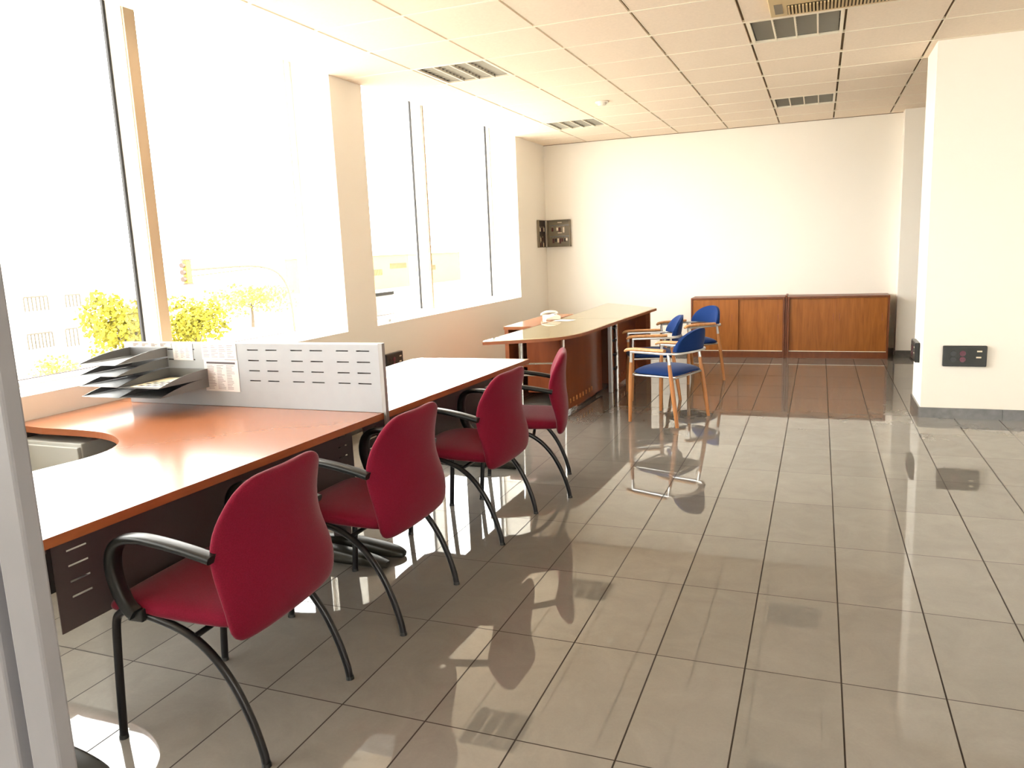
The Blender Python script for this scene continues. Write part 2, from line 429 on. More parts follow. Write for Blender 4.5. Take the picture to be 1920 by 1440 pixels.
fixture(0, -4, 'square louvred ceiling light above the nearest red chairs, visible as a floor reflection')

r = thing('smoke_detector', 'small round white smoke detector on the ceiling between the louvred lights', 'smoke detector', (.905, 2.72, H))
b = MB(); b.tube([(0, 0, -.002), (0, 0, -.012), (0, 0, -.02)], [.062, .062, .055], 24); b.build('base', 'white_pl', r, smooth=True)
b = MB(); b.tube([(0, 0, -.0202), (0, 0, -.034), (0, 0, -.04)], [.04, .038, .026], 20); b.build('sensor_head', 'white_pl', r, smooth=True)

r = thing('air_conditioning_cassette', 'cream ceiling air conditioning cassette with slatted grille at the top edge of the photo', 'air conditioner', (3.0, .01, H - .0012))
b = MB(); b.box(-.43, .43, -.43, .43, -.035, -.001); b.build('body', 'ac', r, bevel=.006)
b = MB(); b.box(-.33, .33, .20, .40, -.0365, -.0355, 1)
for k in range(34): b.box(-.325 + k * .0195, -.315 + k * .0195, .21, .385, -.045, -.0366, 0)
b.build('grille', ['ac', 'ac_dark'], r)
b = MB(); b.box(-.40, -.355, .16, .36, -.0375, -.0352); b.build('air_flap', 'keybox', r)

# ------------------------------------------------------------------ red chairs
def sup(n, a, b, p, q, cx, cy):
    out = []
    for k in range(n):
        t = 2 * PI * k / n; c, s = math.cos(t), math.sin(t)
        out.append((cx + a * math.copysign(abs(c) ** p, c), cy + b * math.copysign(abs(s) ** q, s)))
    return out

def red_chair(label):
    r = thing('conference_chair', label, 'chair', group='burgundy conference armchairs along the desks')
    # seat: rings along x
    rings = []
    prof = [(-.225, .19, .012, .425), (-.215, .225, .026, .425), (-.17, .243, .034, .428), (0, .248, .036, .436), (.14, .246, .036, .44), (.22, .236, .032, .433), (.258, .222, .024, .424), (.276, .20, .012, .415)]
    for x, hw, hh, zc in prof:
        rings.append([Vector((x, y, z)) for y, z in sup(24, hw, hh, .45, .6, 0, zc)])
    MB().loft(rings).build('seat', 'red', r, smooth=True, subd=1)
    # backrest, its wings reach forward at mid height
    wk = [(.36, .012), (.40, .016), (.47, .022), (.54, .042), (.60, .056), (.66, .059), (.71, .048), (.75, .032), (.782, .018), (.83, .008)]
    def WR(z):
        for (a, p), (b, q) in zip(wk[:-1], wk[1:]):
            if z <= b: return p + (q - p) * (z - a) / (b - a)
        return .008
    rings = []
    Z = [(.368, .20, .010), (.376, .235, .024), (.402, .262, .031), (.47, .270, .033), (.54, .268, .033), (.60, .262, .033), (.66, .254, .033), (.71, .243, .032), (.75, .226, .031), (.782, .210, .029), (.806, .182, .025), (.822, .150, .018), (.829, .118, .008)]
    for z, hw, t in Z:
        xc = -.222 - .012 * math.sin((z - .38) / .24 * PI) - max(0, z - .60) * .12 - (.0 if z > .42 else 0)
        ring = []
        for y, dx in sup(28, hw, t, .6, .75, 0, 0):
            u = y / .25
            wrap = WR(z) * u * u
            # ears rise at the sides: tilt of the top edge follows wrap
            ring.append(Vector((xc + dx + wrap, y, z + .020 * u * u * min(1, max(0, (z - .68) / .1)))))
        rings.append(ring)
    MB().loft(rings).build('backrest', 'red', r, smooth=True, subd=1)
    for s in (-1, 1):
        y = .262 * s
        path = cat([(-.175, y, .628), (-.10, y, .645), (0, y, .662), (.08, y, .668), (.14, y, .655), (.172, y, .615), (.178, y, .555), (.160, y, .49), (.138, y, .452), (.118, y, .436)], 4)
        n = len(path); fl = []
        for i in range(n):
            t = i / (n - 1)
            wd = .024 if t < .5 else .024 - .005 * (t - .5) * 2
            th = .012 + .007 * min(1, max(0, (t - .35) * 4))
            fl.append((wd, th))
        arm = MB().tube(path, .02, 14, flat=fl, up=(0, 1, 0)).build('armrest', 'arm', r, smooth=True)
        # frame tube
        yf = .235 * s
        path = cat([(.257, yf, .0), (.247, yf, .14), (.234, yf, .30), (.224, yf, .385), (.205, yf, .415), (.165, yf, .425), (.08, yf, .415), (-.03, yf, .382), (-.11, yf, .325), (-.175, yf, .24), (-.222, yf, .14), (-.250, yf, .05), (-.258, yf, 0)], 5)
        MB().tube(path, .0125, 12).build('leg_frame', 'black_tube', r, smooth=True)
        br = MB(); br.box(.10, .155, y - .014 * s - .012, y - .014 * s + .012, .408, .446); br.build('arm_bracket', 'black', r, bevel=.004)
        for fx in (.257, -.258):
            MB().cyl(fx, yf, 0, .012, .0145, .0135, 12).build('foot_cap', 'black', r, smooth=True)
    c = MB()
    for x, z in ((.12, .415), (-.06, .375)): c.tube([(x, -.235, z), (x, .235, z)], .009, 8)
    c.build('cross_bar', 'black_tube', r, smooth=True)
    return r
ch = red_chair('burgundy armchair nearest the camera, beside the grey door frame, at the first desk')
def place(o, x, y, deg): o.location = (x, y, 0); o.rotation_euler = (0, 0, math.radians(180 + deg))
place(ch, 1.175, -3.05, 3.2)
for (x, y, d, lb) in ((1.186, -2.238, 0, 'burgundy armchair second from the camera, just in front of the grey desk screen'),
                      (1.212, -1.285, -1, 'burgundy armchair third from the camera, between the screen and the desk end'),
                      (1.256, -.598, 17.5, 'burgundy armchair farthest from the camera, turned side-on at the end of the white-topped desk')):
    dup(ch, (x, y, 0), math.radians(180 + d), lb)

# ------------------------------------------------------------------ blue chairs
def blue_chair(label):
    r = thing('visitor_chair', label, 'chair', group='blue visitor armchairs with wooden arms')
    # seat cushion, domed
    rings = []
    for t in range(9):
        u = -1 + 2 * t / 8; x = .02 + .225 * u; hw = .225 - .012 * u - (.05 * max(0, abs(u) - .7) / .3)
        hh = .030 * (1 - abs(u) ** 4) ** .5 + .004
        rings.append([Vector((x, y, z - (.02 * (abs(y) / .23) ** 3))) for y, z in sup(20, hw, hh, .6, .9, 0, .425 - .012 * u * u)])
    MB().loft(rings).build('seat', 'blue', r, smooth=True, subd=1)
    # seat frame
    pf = [(.22, -.215), (.22, .215), (-.18, .20), (-.18, -.20)]
    m = MB()
    for a, b in zip(pf, pf[1:] + pf[:1]): m.tube([(*a, .385), (*b, .385)], .009, 8)
    m.build('seat_frame', 'steel', r, smooth=True)
    hoop = cat([(.21, .242, .575), (.05, .246, .575), (-.13, .25, .575), (-.20, .215, .577), (-.245, .13, .580), (-.262, 0, .582), (-.245, -.13, .580), (-.20, -.215, .577), (-.13, -.25, .575), (.05, -.246, .575), (.21, -.242, .575)], 5)
    MB().tube(hoop, .0095, 8, flat=(.009, .011)).build('arm_frame', 'steel', r, smooth=True)
    for s in (-1, 1):
        p = cat([(.262, .243 * s, .578), (.235, .243 * s, .592), (.17, .245 * s, .599), (.03, .247 * s, .5985), (-.105, .249 * s, .598)], 4)
        fl = [(.014 + .010 * min(1, i / 4), .008 + .005 * min(1, i / 4)) for i in range(len(p))]
        MB().tube(p, .01, 12, flat=fl, up=(0, 1, 0)).build('arm_pad', 'beech', r, smooth=True)
        for nm, ft, tp in (('leg', (.222, .246 * s), (.205, .242 * s)), ('leg', (-.22, .262 * s), (-.135, .25 * s))):
            F = Vector((*ft, 0)); T = Vector((*tp, .572))
            mid = F.lerp(T, .86)
            lg = MB().tube([F, F.lerp(T, .25), F.lerp(T, .55), mid], [.0135, .0165, .0175, .0135], 12).build('leg', 'beech_leg', r, smooth=True)
            MB().tube([mid - (T - F).normalized() * .005, T], [.0135, .0110], 12).build('sleeve', 'steel', lg, smooth=True)
    # backrest: domed shell following the hoop
    m = MB(); nU = 13; rings = []
    outer = []
    for i in range(25):
        t = PI * i / 24
        outer.append((-.215 * math.cos(t), .172 * math.sin(t) ** .85))
    def surf(y, h, off):
        k = (y / .215)
        x = -.250 + .075 * k * k - h * .16 + off
        return Vector((x, y, .588 + h))
    front, back = [], []
    K = 7
    vs = []; fs = []
    for side, off in ((0, .016), (1, -.010)):
        for i in range(25):
            oy, oh = outer[i]
            for k in range(K):
                f = 1 - k / (K - 1) if False else k / (K - 1)
                puff = (1 - f ** 4) * (1 if side == 0 else .6) * (min(1, 3 * oh / .17))
                vs.append(surf(oy, oh * f, off * puff + (.0 if puff else 0)))
    def idx(sd, i, k): return sd * 25 * K + i * K + k
    for sd in (0, 1):
        for i in range(24):
            for k in range(K - 1): fs.append((idx(sd, i, k), idx(sd, i + 1, k), idx(sd, i + 1, k + 1), idx(sd, i, k + 1)))
    for i in range(24):
        fs.append((idx(0, i, K - 1), idx(0, i + 1, K - 1), idx(1, i + 1, K - 1), idx(1, i, K - 1)))
        fs.append((idx(0, i, 0), idx(0, i + 1, 0), idx(1, i + 1, 0), idx(1, i, 0)))
    # rim doubles by giving a small rim thickness
    vs2 = []
    for n, v in enumerate(vs):
        vs2.append(v + Vector((.012 if n < 25 * K else -.012, 0, 0)))
    m.add(vs2, fs); m.build('backrest', 'blue', r, smooth=True)
    return r
bc = blue_chair('blue armchair with wooden arms and legs, the nearest of the three to the camera')
bc.location = (1.76, 1.416, 0); bc.rotation_euler = (0, 0, math.radians(160.5))
dup(bc, (1.43, 2.40, 0), math.radians(198), 'blue armchair tucked closest to the long reception desk, middle one of three')
dup(bc, (1.65, 3.36, 0), math.radians(225), 'blue armchair farthest back, standing in front of the left wooden cabinet')

# ------------------------------------------------------------------ near double desks
YS = -1.86
def mir(p, m):  # mirror about the screen plane
    return (p[0], 2 * YS - p[1]) if m else p
curveA = [(XW + .008, -2.43), (-.38, -2.455), (-.12, -2.452), (.04, -2.475), (.17, -2.535), (.26, -2.61), (.318, -2.72), (.325, -2.84), (.295, -3.0), (.272, -3.2), (.262, -3.56)]
cs = [tuple(v)[:2] for v in cat([(x, y, 0) for x, y in curveA[1:]], 5)]
polyA = [(1.054, -1.862), (XW + .008, -1.862), curveA[0]] + cs + [(.985, -3.56)]
polyB = [(1.056, -1.858), (XW + .008, -1.858), mir(curveA[0], 1)] + [(p[0] + .045 * min(1, max(0, (mir(p, 1)[1] + 1.8) / 1.6)), mir(p, 1)[1]) for p in cs[:-1]] + [(.352, -.168), (1.136, -.160)]
def desk(label, poly, m):
    r = thing('corner_desk', label, 'desk', (.6, YS + (-.9 if not m else .9), 0))
    ox, oy = r.location[0], r.location[1]
    def bld(mb, nm, mat, **k):
        mb.v = [(x - ox, y - oy, z) for x, y, z in mb.v]; return mb.build(nm, mat, r, **k)
    top = MB(); top.prism(poly, .690, .7195, 0, 1); bld(top, 'desktop', ['wood_top', 'wood_edge'])
    S = (lambda a, b: (min(a, b), max(a, b)))
    def Y(y): return mir((0, y), m)[1]
    dx = .0 if not m else .05
    # modesty panel with slots
    hs = []
    for z in (.620, .574, .527, .480):
        hs.append((*S(Y(-3.359), Y(-3.291)), z - .003, z + .003)); hs.append((*S(Y(-1.985), Y(-1.917)), z - .003, z + .003))
    a, b = S(Y(-3.406), Y(-1.87))
    bld(holed(MB(), 'y', .875 + dx, .878 + dx, a, b, .385, .6895, hs), 'modesty_panel', 'panel_dark')
    # brackets
    k = MB(); a, b = S(Y(-3.46), Y(-3.412)); k.box(.855 + dx, .885 + dx, a, b, .52, .6895); bld(k, 'bracket', 'black')
    # T legs
    for yc in (-3.47, -1.925):
        y = Y(yc)
        g = MB(); g.box(.64 + dx, .72 + dx, y - .02, y + .02, .04, .67); g.box(.35 + dx, .93 + dx, y - .016, y + .016, .655, .6895)
        lg = bld(g, 'leg', 'panel_dark', bevel=.004)
        path = cat([(.27 + dx, y, .014), (.38 + dx, y, .024), (.55 + dx, y, .036), (.68 + dx, y, .040), (.82 + dx, y, .036), (.96 + dx, y, .025), (1.055 + dx * .3, y, .014)], 4)
        n = len(path); fl = []
        for i, p in enumerate(path):
            e = min(i, n - 1 - i) / 5
            fl.append((.020 + .020 * min(1, e) ** .5, max(.008, p.z - .001)))
        g = MB().tube([(p.x, p.y, p.z) for p in path], .03, 16, flat=fl, up=(0, 1, 0))
        bld(g, 'foot', 'foot', smooth=True)
    # wall-side end panel
    a, b = S(Y(-1.90), Y(-2.41))
    bld(MB().box(XW + .03, XW + .05, a, b, .0, .6895), 'end_panel', 'panel_dark')
    # cable tray
    a, b = S(Y(-2.20), Y(-2.12)); bld(MB().box(-.40, .52, a, b, .60, .603).box(-.40, .52, a, a + .003, .603, .66).box(-.40, .52, b - .003, b, .603, .66), 'cable_tray', 'screen_edge')
    return r
desk('cherry corner desk with curved cutout, nearest the camera, carrying the letter trays', polyA, 0)
desk('cherry corner desk behind the grey screen, its top glaring white', polyB, 1)

# grey drawer pedestals under the desks
def pedestal(label, x0, x1, y0, y1, front):
    r = thing('drawer_pedestal', label, 'drawer unit', ((x0 + x1) / 2, (y0 + y1) / 2, 0))
    w, d = (x1 - x0) / 2, (y1 - y0) / 2
    MB().box(-w, w, -d, d, .03, .655).build('body', 'pedestal', r, bevel=.004)
    for k, (a, b) in enumerate(((.055, .345), (.352, .495), (.502, .64))):
        f = MB()
        if front == 'y-': f.box(-w + .005, w - .005, -d - .018, -d - .0005, a, b)
        else: f.box(-w + .005, w - .005, d + .0005, d + .018, a, b)
        f.build('drawer', 'pedestal', r, bevel=.003)
    for sx in (-1, 1):
        for sy in (-1, 1): MB().cyl(sx * (w - .03), sy * (d - .03), 0, .0298, .018, seg=12).build('castor', 'black', r, smooth=True)
    return r
pedestal('pale grey drawer pedestal seen through the curved cutout of the nearest desk', -.55, -.15, -2.45, -2.22, 'y-')
pedestal('pale grey drawer pedestal under the desk behind the grey screen', -.55, -.12, -1.50, -1.25, 'y+')

# screen between the two desks
r = thing('desk_screen', 'pale grey slotted metal desk screen standing between the two corner desks', 'desk screen', (0, YS, .72))
sx = [(-.43, -.365), (-.32, -.255), (-.18, -.115), (-.07, -.005), (.07, .135), (.18, .245), (.322, .386), (.43, .495), (.574, .64), (.683, .752), (.828, .893), (.935, 1.005)]
hs = [(a, b, z - .72 - .0028, z - .72 + .0028) for z in (1.002, .951, .901, .852) for a, b in sx]
holed(MB(), 'x', -.011, -.008, -.47, 1.052, .001, .312, hs).build('front_sheet', 'screen', r)
holed(MB(), 'x', .008, .011, -.47, 1.052, .001, .312, []).build('back_sheet', 'panel_dark', r)
MB().box(-.475, 1.052, -.013, .013, .3122, .3172).build('top_cap', 'alu_white', r)
MB().box(1.0585, 1.072, -.012, .012, -.10, .3172).box(1.0522, 1.0584, -.012, .012, .001, .3172).build('end_post', 'screen_edge', r)

# papers on the screen
def sheet(label, name, x0, x1, z0, z1, off, mat, style, tilt=0.):
    r = thing(name, label, 'paper', ((x0 + x1) / 2, YS - .0125 - off, (z0 + z1) / 2)); r.rotation_euler = (0, tilt, 0)
    w, h = (x1 - x0) / 2, (z1 - z0) / 2
    MB().box(-w, w, -.0006, 0, -h, h).build('sheet', mat, r)
    t = MB(); e = (-.0012, -.0007)
    if style == 'table':
        for c in range(3):
            xa = -w * .82 + c * w * .56
            for k in range(16):
                z = h * .62 - k * h * .098
                t.box(xa, xa + w * rnd.uniform(.25, .48), *e, z, z + .0022)
        t.build('printed_text', 'ink', r)
        hd = MB().box(-w * .84, w * .84, *e, h * .74, h * .86); hd.build('printed_header', 'ink_dark', r)
    elif style == 'form':
        for k in range(7):
            z = h * .75 - k * h * .24
            for c in range(4):
                xa = -w * .9 + c * w * .46
                t.box(xa, xa + w * rnd.uniform(.15, .4), *e, z, z + .002)
        t.build('printed_text', 'ink', r)
    else:
        for c in range(3):
            xa = -w * .8 + c * w * .55
            for k in range(11):
                z = h * .7 - k * h * .14
                t.box(xa, xa + w * rnd.uniform(.2, .42), *e, z, z + .0015)
        t.build('printed_text', 'ink', r)
    return r
sheet('small white printed sheet taped to the screen right above the letter trays', 'notice_sheet', -.142, -.015, .948, 1.031, 0, 'paper', 'list', .01)
sheet('wide white printed form taped at the top of the grey screen', 'notice_sheet', .042, .256, .9537, 1.031, 0, 'paper', 'form', 0)
sheet('white printed table with a dark header taped below the wide form', 'notice_sheet', .048, .258, .795, .9525, 0, 'paper', 'table', .012)
sheet('long pale yellow paper strip along the top left of the grey screen', 'paper_strip', -.42, -.152, 1.012, 1.034, 0, 'paper_y', 'form', 0)

# letter trays
def tray(label, x0, z):
    r = thing('letter_tray', label, 'letter tray', (x0 + .125, YS - .0118, z), 0, 'grey metal letter trays hanging on the screen')
    D = .32; W = .122
    MB().box(-W, W, -D, -.001, 0, .0015).build('tray_base', 'tray', r)
    MB().box(-W, W, -.003, -.001, .0016, .046).build('back_plate', 'tray', r)
    for s in (-1, 1):
        pr = [(-.0035, .0017)] + [(-t * D, .046 * (1 - t ** 2.1)) for t in [i / 10 for i in range(0, 11)]] + [(-D, .0017)]
        pr = [(-.0035 if i == 1 else y, max(z_, .0018)) for i, (y, z_) in enumerate(pr)]
        m = MB(); n = len(pr); xa, xb = s * W, s * (W - .0018)
        m.add([(xa, y, z_) for y, z_ in pr] + [(xb, y, z_) for y, z_ in pr], [list(range(n)), list(range(n, 2 * n))[::-1]] + [[i, (i + 1) % n, n + (i + 1) % n, n + i] for i in range(n)])
        m.build('side_panel', 'tray', r)
    return r
t0 = tray('grey letter tray hanging on the screen, topmost of the left stack of four', -.43, .966)
for z, lb in ((.9125, 'grey letter tray on the screen, second from the top in the left stack'), (.862, 'grey letter tray on the screen, third from the top in the left stack'), (.811, 'grey letter tray on the screen, bottom one of the left stack')):
    dup(t0, (-.305, YS - .0118, z), 0, lb)
dup(t0, (-.055, YS - .0118, .861), 0, 'grey letter tray on the screen holding a printed leaflet, upper one of the right pair')
dup(t0, (-.055, YS - .0118, .815), 0, 'empty grey letter tray on the screen, lower one of the right pair')
r = thing('leaflet', 'pale printed leaflet with small photos lying in the right upper letter tray', 'paper', (-.045, -2.03, .8628), math.radians(4))
MB().box(-.095, .095, -.13, .13, 0, .001).build('sheet', 'paper_y', r)
t = MB()
for i in range(4):
    for j in range(3): t.box(-.075 + i * .04, -.045 + i * .04, -.11 + j * .045, -.085 + j * .045, .0011, .0016)
t.build('printed_pictures', 'ink_dark', r)

# ------------------------------------------------------------------ reception desks
def rd(label, name='reception_desk', loc=(.8, 1.6, 0)): return thing(name, label, 'desk', loc)
ZD = .73
front = cat([(.60, .735, 0), (.80, .845, 0), (.93, .945, 0), (1.01, 1.06, 0), (1.065, 1.25, 0), (1.095, 1.52, 0), (1.118, 2.0, 0), (1.142, 2.545, 0)], 5)
polyC = [(.443, .665)] + [(p.x, p.y) for p in front] + [(.488, 2.545), (.47, 1.8)]
r = rd('curved-front reception desk with glass top and chrome legs, behind the last red chair')
def R(mb, nm, mat, **k):
    mb.v = [(x - r.location[0], y - r.location[1], z) for x, y, z in mb.v]; return mb.build(nm, mat, r, **k)
tp = MB().prism(polyC, .700, .7255, 0, 1); R(tp, 'desktop', ['wood_beige', 'wood_edge'])
gl = MB().prism([(x * .995 + .004, y * .998 + .003) for x, y in polyC], .7262, .732, 0); R(gl, 'glass_top', 'desk_glass')
pts = cat([(.87, 1.30, 0), (.885, 1.6, 0), (.90, 2.0, 0), (.915, 2.47, 0)], 5)
mp = MB().prism([(p.x, p.y) for p in pts] + [(p.x - .022, p.y) for p in reversed(pts)], .035, .699); R(mp, 'modesty_panel', 'wood_dark')
hm = MB()
for k in range(9):
    y = 1.42 + k * .088; xx = .878 + (y - 1.3) * .036
    hm.tube([(xx - .004, y, .112), (xx + .0035, y, .112)], .012, 12); hm.box(xx - .004, xx + .0035, y - .008, y + .008, .085, .108)
R(hm, 'vent_holes', 'beech_leg', label='row of keyhole-shaped vents near the floor')
R(MB().cyl(.973, 1.075, 0, .6995, .0115, seg=14), 'leg', 'chrome', smooth=True)
R(MB().cyl(.633, 1.0, 0, .45, .009, seg=14).cyl(.633, 1.0, .45, .6995, .018, seg=14), 'leg', 'chrome', smooth=True)
R(MB().box(.978, 1.018, 2.47, 2.51, 0, .6995), 'leg', 'steel', bevel=.004)
R(MB().box(.55, .58, 2.47, 2.50, 0, .6995), 'leg', 'steel')
rl = MB()
for z in (.505, .41): rl.tube([(.633, 1.0, z), (.973, 1.075, z)], .008, 10)
R(rl, 'rail', 'chrome', smooth=True)

r = rd('straight reception desk at the far end, with glass top, nearest the back wall', loc=(.85, 3.2, 0))
polyD = [(.488, 2.55), (1.143, 2.55), (1.19, 3.2), (1.222, 3.70), (.86, 4.12), (.455, 4.52)]
R(MB().prism(polyD, .700, .7255, 0, 1), 'desktop', ['wood_beige', 'wood_edge'])
R(MB().prism([(x * .99 + .008, y * .99 + .03) for x, y in polyD], .7262, .732), 'glass_top', 'desk_glass')
hs = [(2.80 + k * .10, 2.835 + k * .10, .09, .13) for k in range(8)]
R(holed(MB(), 'y', .985, 1.005, 2.66, 3.585, .035, .6995, hs), 'modesty_panel', 'wood_dark')
R(MB().box(.50, 1.12, 3.60, 3.63, 0, .6995), 'end_panel', 'wood_dark')
R(MB().box(1.121, 1.165, 3.595, 3.635, 0, .6995), 'end_post', 'wood_edge')
R(MB().box(1.01, 1.05, 2.585, 2.62, 0, .6995), 'leg', 'chrome', bevel=.004)
R(MB().box(.52, .56, 4.20, 4.24, 0, .6995), 'leg', 'chrome')
for z in (.62, .50, .36, .22): R(MB().box(1.012, 1.044, 2.512, 2.584, z, z + .018), 'cable_clip', 'black')

r = thing('side_unit', 'low cherry side unit standing under the left edge of the reception desk, telephone on top', 'side unit', (.45, 2.35, 0))
R(MB().box(.185, .468, 1.745, 3.02, .7026, .7315), 'top', 'wood_top')
R(MB().box(.19, .228, 1.75, 3.0, 0, .7024), 'side_panel', 'wood_edge')
R(MB().box(.40, .86, 1.76, 1.778, .12, .6985), 'front_panel', 'wood_dark')
R(MB().box(.229, .86, 2.98, 3.0, 0, .6985), 'back_panel', 'wood_dark')
R(MB().box(.229, .399, 1.80, 2.979, .35, .368), 'shelf', 'wood_dark')
R(MB().box(.841, .86, 1.779, 2.42, 0.0, .6985), 'side_panel', 'wood_dark')

# telephone
r = thing('desk_telephone', 'cream desk telephone with handset and grey display on the side unit', 'telephone', (.42, 2.44, .7323), math.radians(-60))
prof = [(-.09, 0), (.09, 0), (.09, .045), (.04, .062), (-.09, .022)]
m = MB(); n = 5
m.add([(-.085, y, z) for y, z in prof] + [(.11, y, z) for y, z in prof], [list(range(5)), list(range(5, 10))[::-1]] + [[i, (i + 1) % 5, 5 + (i + 1) % 5, 5 + i] for i in range(5)])
m.build('body', 'white_pl', r, bevel=.006)
T = Matrix.Translation((.04, .035, .0655)) @ Matrix.Rotation(math.radians(17), 4, 'X')
MB().box(-.035, .055, -.018, .018, -.001, .003, T=T).build('display', 'grey_pl', r)
k = MB()
for i in range(4):
    for j in range(3):
        Tk = Matrix.Translation((.0 + j * .022, -.065 + i * .02, .036 + i * .0062)) @ Matrix.Rotation(math.radians(17), 4, 'X'); k.box(-.007, .007, -.006, .006, -.001, .004, T=Tk)
k.build('keypad', 'pedestal', r)
hp = cat([(-.115, -.10, .045), (-.115, -.09, .062), (-.115, -.04, .082), (-.115, .03, .085), (-.115, .08, .075), (-.115, .095, .058)], 4)
MB().tube(hp, .016, 12, flat=[(.024 if (i < 4 or i > len(hp) - 5) else .016, .013) for i in range(len(hp))], up=(1, 0, 0)).build('handset', 'white_pl', r, smooth=True)
MB().box(-.135, -.086, -.085, .088, .0, .045).build('cradle', 'white_pl', r, bevel=.004)
r.scale = (.82, .82, .82)
r = tag(MB().box(-.09, .09, -.065, .065, 0, .0012).build('note_sheet', 'paper'), 'blank white sheet lying on the reception desk in front of the telephone', 'paper')
r.location = (.60, 2.30, .7325); r.rotation_euler = (0, 0, math.radians(-20))

# ------------------------------------------------------------------ cabinets
def cabinet(label, x0, x1, split, rightfront, handles):
    y0 = 5.0; r = thing('sliding_door_cabinet', label, 'cabinet', ((x0 + x1) / 2, 5.17, 0))
    w = (x1 - x0) / 2; d = .17; cx = (x0 + x1) / 2
    b = MB(); b.box(-w, w, -d, d + .02, .718, .738); b.box(-w, -w + .02, -d, d + .02, 0, .7179); b.box(w - .02, w, -d, d + .02, 0, .7179)
    b.box(-w + .0201, w - .0201, d, d + .02, .0, .7179); b.box(-w + .0201, w - .0201, -d + .01, d - .001, .06, .078); b.box(-w + .0201, w - .0201, -d + .006, -d + .024, 0, .0599)
    b.build('carcass', 'cab_frame', r)
    s = split - cx
    ra, rb = (-d + .006, -d + .020), (-d + .026, -d + .040)
    L_, R_ = (ra, rb) if not rightfront else (rb, ra)
    dl = MB().box(-w + .022, s + (.012 if not rightfront else .02), *L_, .086, .714).build('door', 'cab_door', r)
    dr = MB().box(s - (.02 if not rightfront else .012), w - .022, *R_, .086, .714).build('door', 'cab_door', r)
    rail = MB().box(-w + .022, w - .022, -d + .003, -d + .024, .0785, .0845).build('door_rail_highlight', 'tbar', r)  # white colour paints the highlight along the rail
    for hx in handles:
        left = hx < split; yy = (L_ if left else R_)[0]
        h = MB().box(hx - cx - .005, hx - cx + .005, yy - .002, yy - .0002, .445, .53)
        h.build('handle', 'wood_edge', dl if left else dr)
    return r
cabinet('left low oak cabinet with sliding doors against the back wall, behind the blue chairs', 1.400, 2.510, 1.958, False, (1.895, 2.435))
cabinet('right low oak cabinet with sliding doors against the back wall, nearest the pillar', 2.540, 3.648, 3.085, True, (3.052, 3.118, 3.573))
r = tag(MB().box(2.513, 2.537, 5.01, 5.36, 0, .752).build('divider_board', 'cab_frame', bevel=.002), 'narrow dark upright board standing between the two low cabinets', 'board')

# ------------------------------------------------------------------ sockets
def socket_box(label, loc, rz, wdt=.292, hgt=.158, dep=.035, name='socket_box'):
    r = thing(name, label, 'socket', loc, rz, 'black wall socket boxes')
    w, h = wdt / 2, hgt / 2
    f = MB(); f.box(-w, w, -dep, 0, -h, h); f.build('frame', 'black', r, bevel=.006)
    f = MB(); f.box(-w + .014, w - .014, -dep - .002, -dep - .0004, -h + .016, h - .014); f.build('face_plate', 'panel_black', r)
    return r
M['panel_black'] = pbr('matt_black_plate', (.014, .015, .012), .5)
M['label_cream'] = pbr('cream_label', (.80, .70, .52), .6)
def fill_socket(r, dep=.035):
    for k, mt in ((-.078, 'black'), (-.015, 'socket_red')):
        for z in (.022, -.024):
            s = MB(); s.tube([(k, -dep - .0021, z), (k, -dep - .006, z)], [.021, .020], 20)
            o = s.build('socket', mt, r, smooth=True, label='maroon socket' if mt == 'socket_red' else None)
            q = MB()
            for dx in (-.008, .008): q.cyl(0, 0, 0, .001, .0028, seg=8); q.v[-16:] = [(x + k + dx, -dep - .0062 - zz, y + z) for x, y, zz in q.v[-16:]]
            q.build('pin_hole', 'gasket', o)
    for z, dx in ((.038, 0), (-.008, -.004)):
        MB().box(.078 + dx, .112 + dx, -dep - .0032, -dep - .0021, z - .005, z + .006).build('label_plate', 'label_cream', r)
r = socket_box('wide black wall box with maroon sockets and two cream labels on the right wall', (3.926, 1.834, .489), 0); fill_socket(r)
r = socket_box('black socket box on the narrow side of the wall corner, seen edge-on', (3.644, 2.15, .485), -PI / 2); fill_socket(r)
r = socket_box('black socket box on the window wall just behind the grey desk screen', (XW + .001, 1.045, .50), PI / 2); fill_socket(r)

# ------------------------------------------------------------------ key cabinet
r = thing('key_cabinet', 'open grey key cabinet with hanging keys in the far left corner of the room', 'key cabinet', (-.41, 5.345, 1.622))
b = MB(); b.box(-.165, .155, .025, .034, -.18, .18); b.box(-.165, .155, -.035, .0249, .172, .18); b.box(-.165, .155, -.035, .0249, -.18, -.172); b.box(-.165, -.157, -.035, .0249, -.1719, .1719); b.box(.147, .155, -.035, .0249, -.1719, .1719)
b.build('box', 'keybox', r)
d = MB(); d.box(-.197, -.190, -.345, -.036, -.18, .18); d.box(-.1899, -.166, -.345, -.338, -.18, .18); d.box(-.1899, -.166, -.3379, -.036, .174, .18); d.box(-.1899, -.166, -.3379, -.036, -.18, -.174)
dr = d.build('door', 'keybox', r)
MB().box(-.1898, -.187, -.337, -.037, -.173, .173).build('door_lining', 'keydark', dr)
hk = MB()
for z in (.10, -.045): hk.box(-.14, .13, .018, .0249, z, z + .012)
hk.build('hook_rail', 'tray', r)
MB().box(-.03, .03, .0235, .0247, .140, .152).box(-.03, .03, .0235, .0247, .002, .012).build('label_strip', 'label_cream', r)
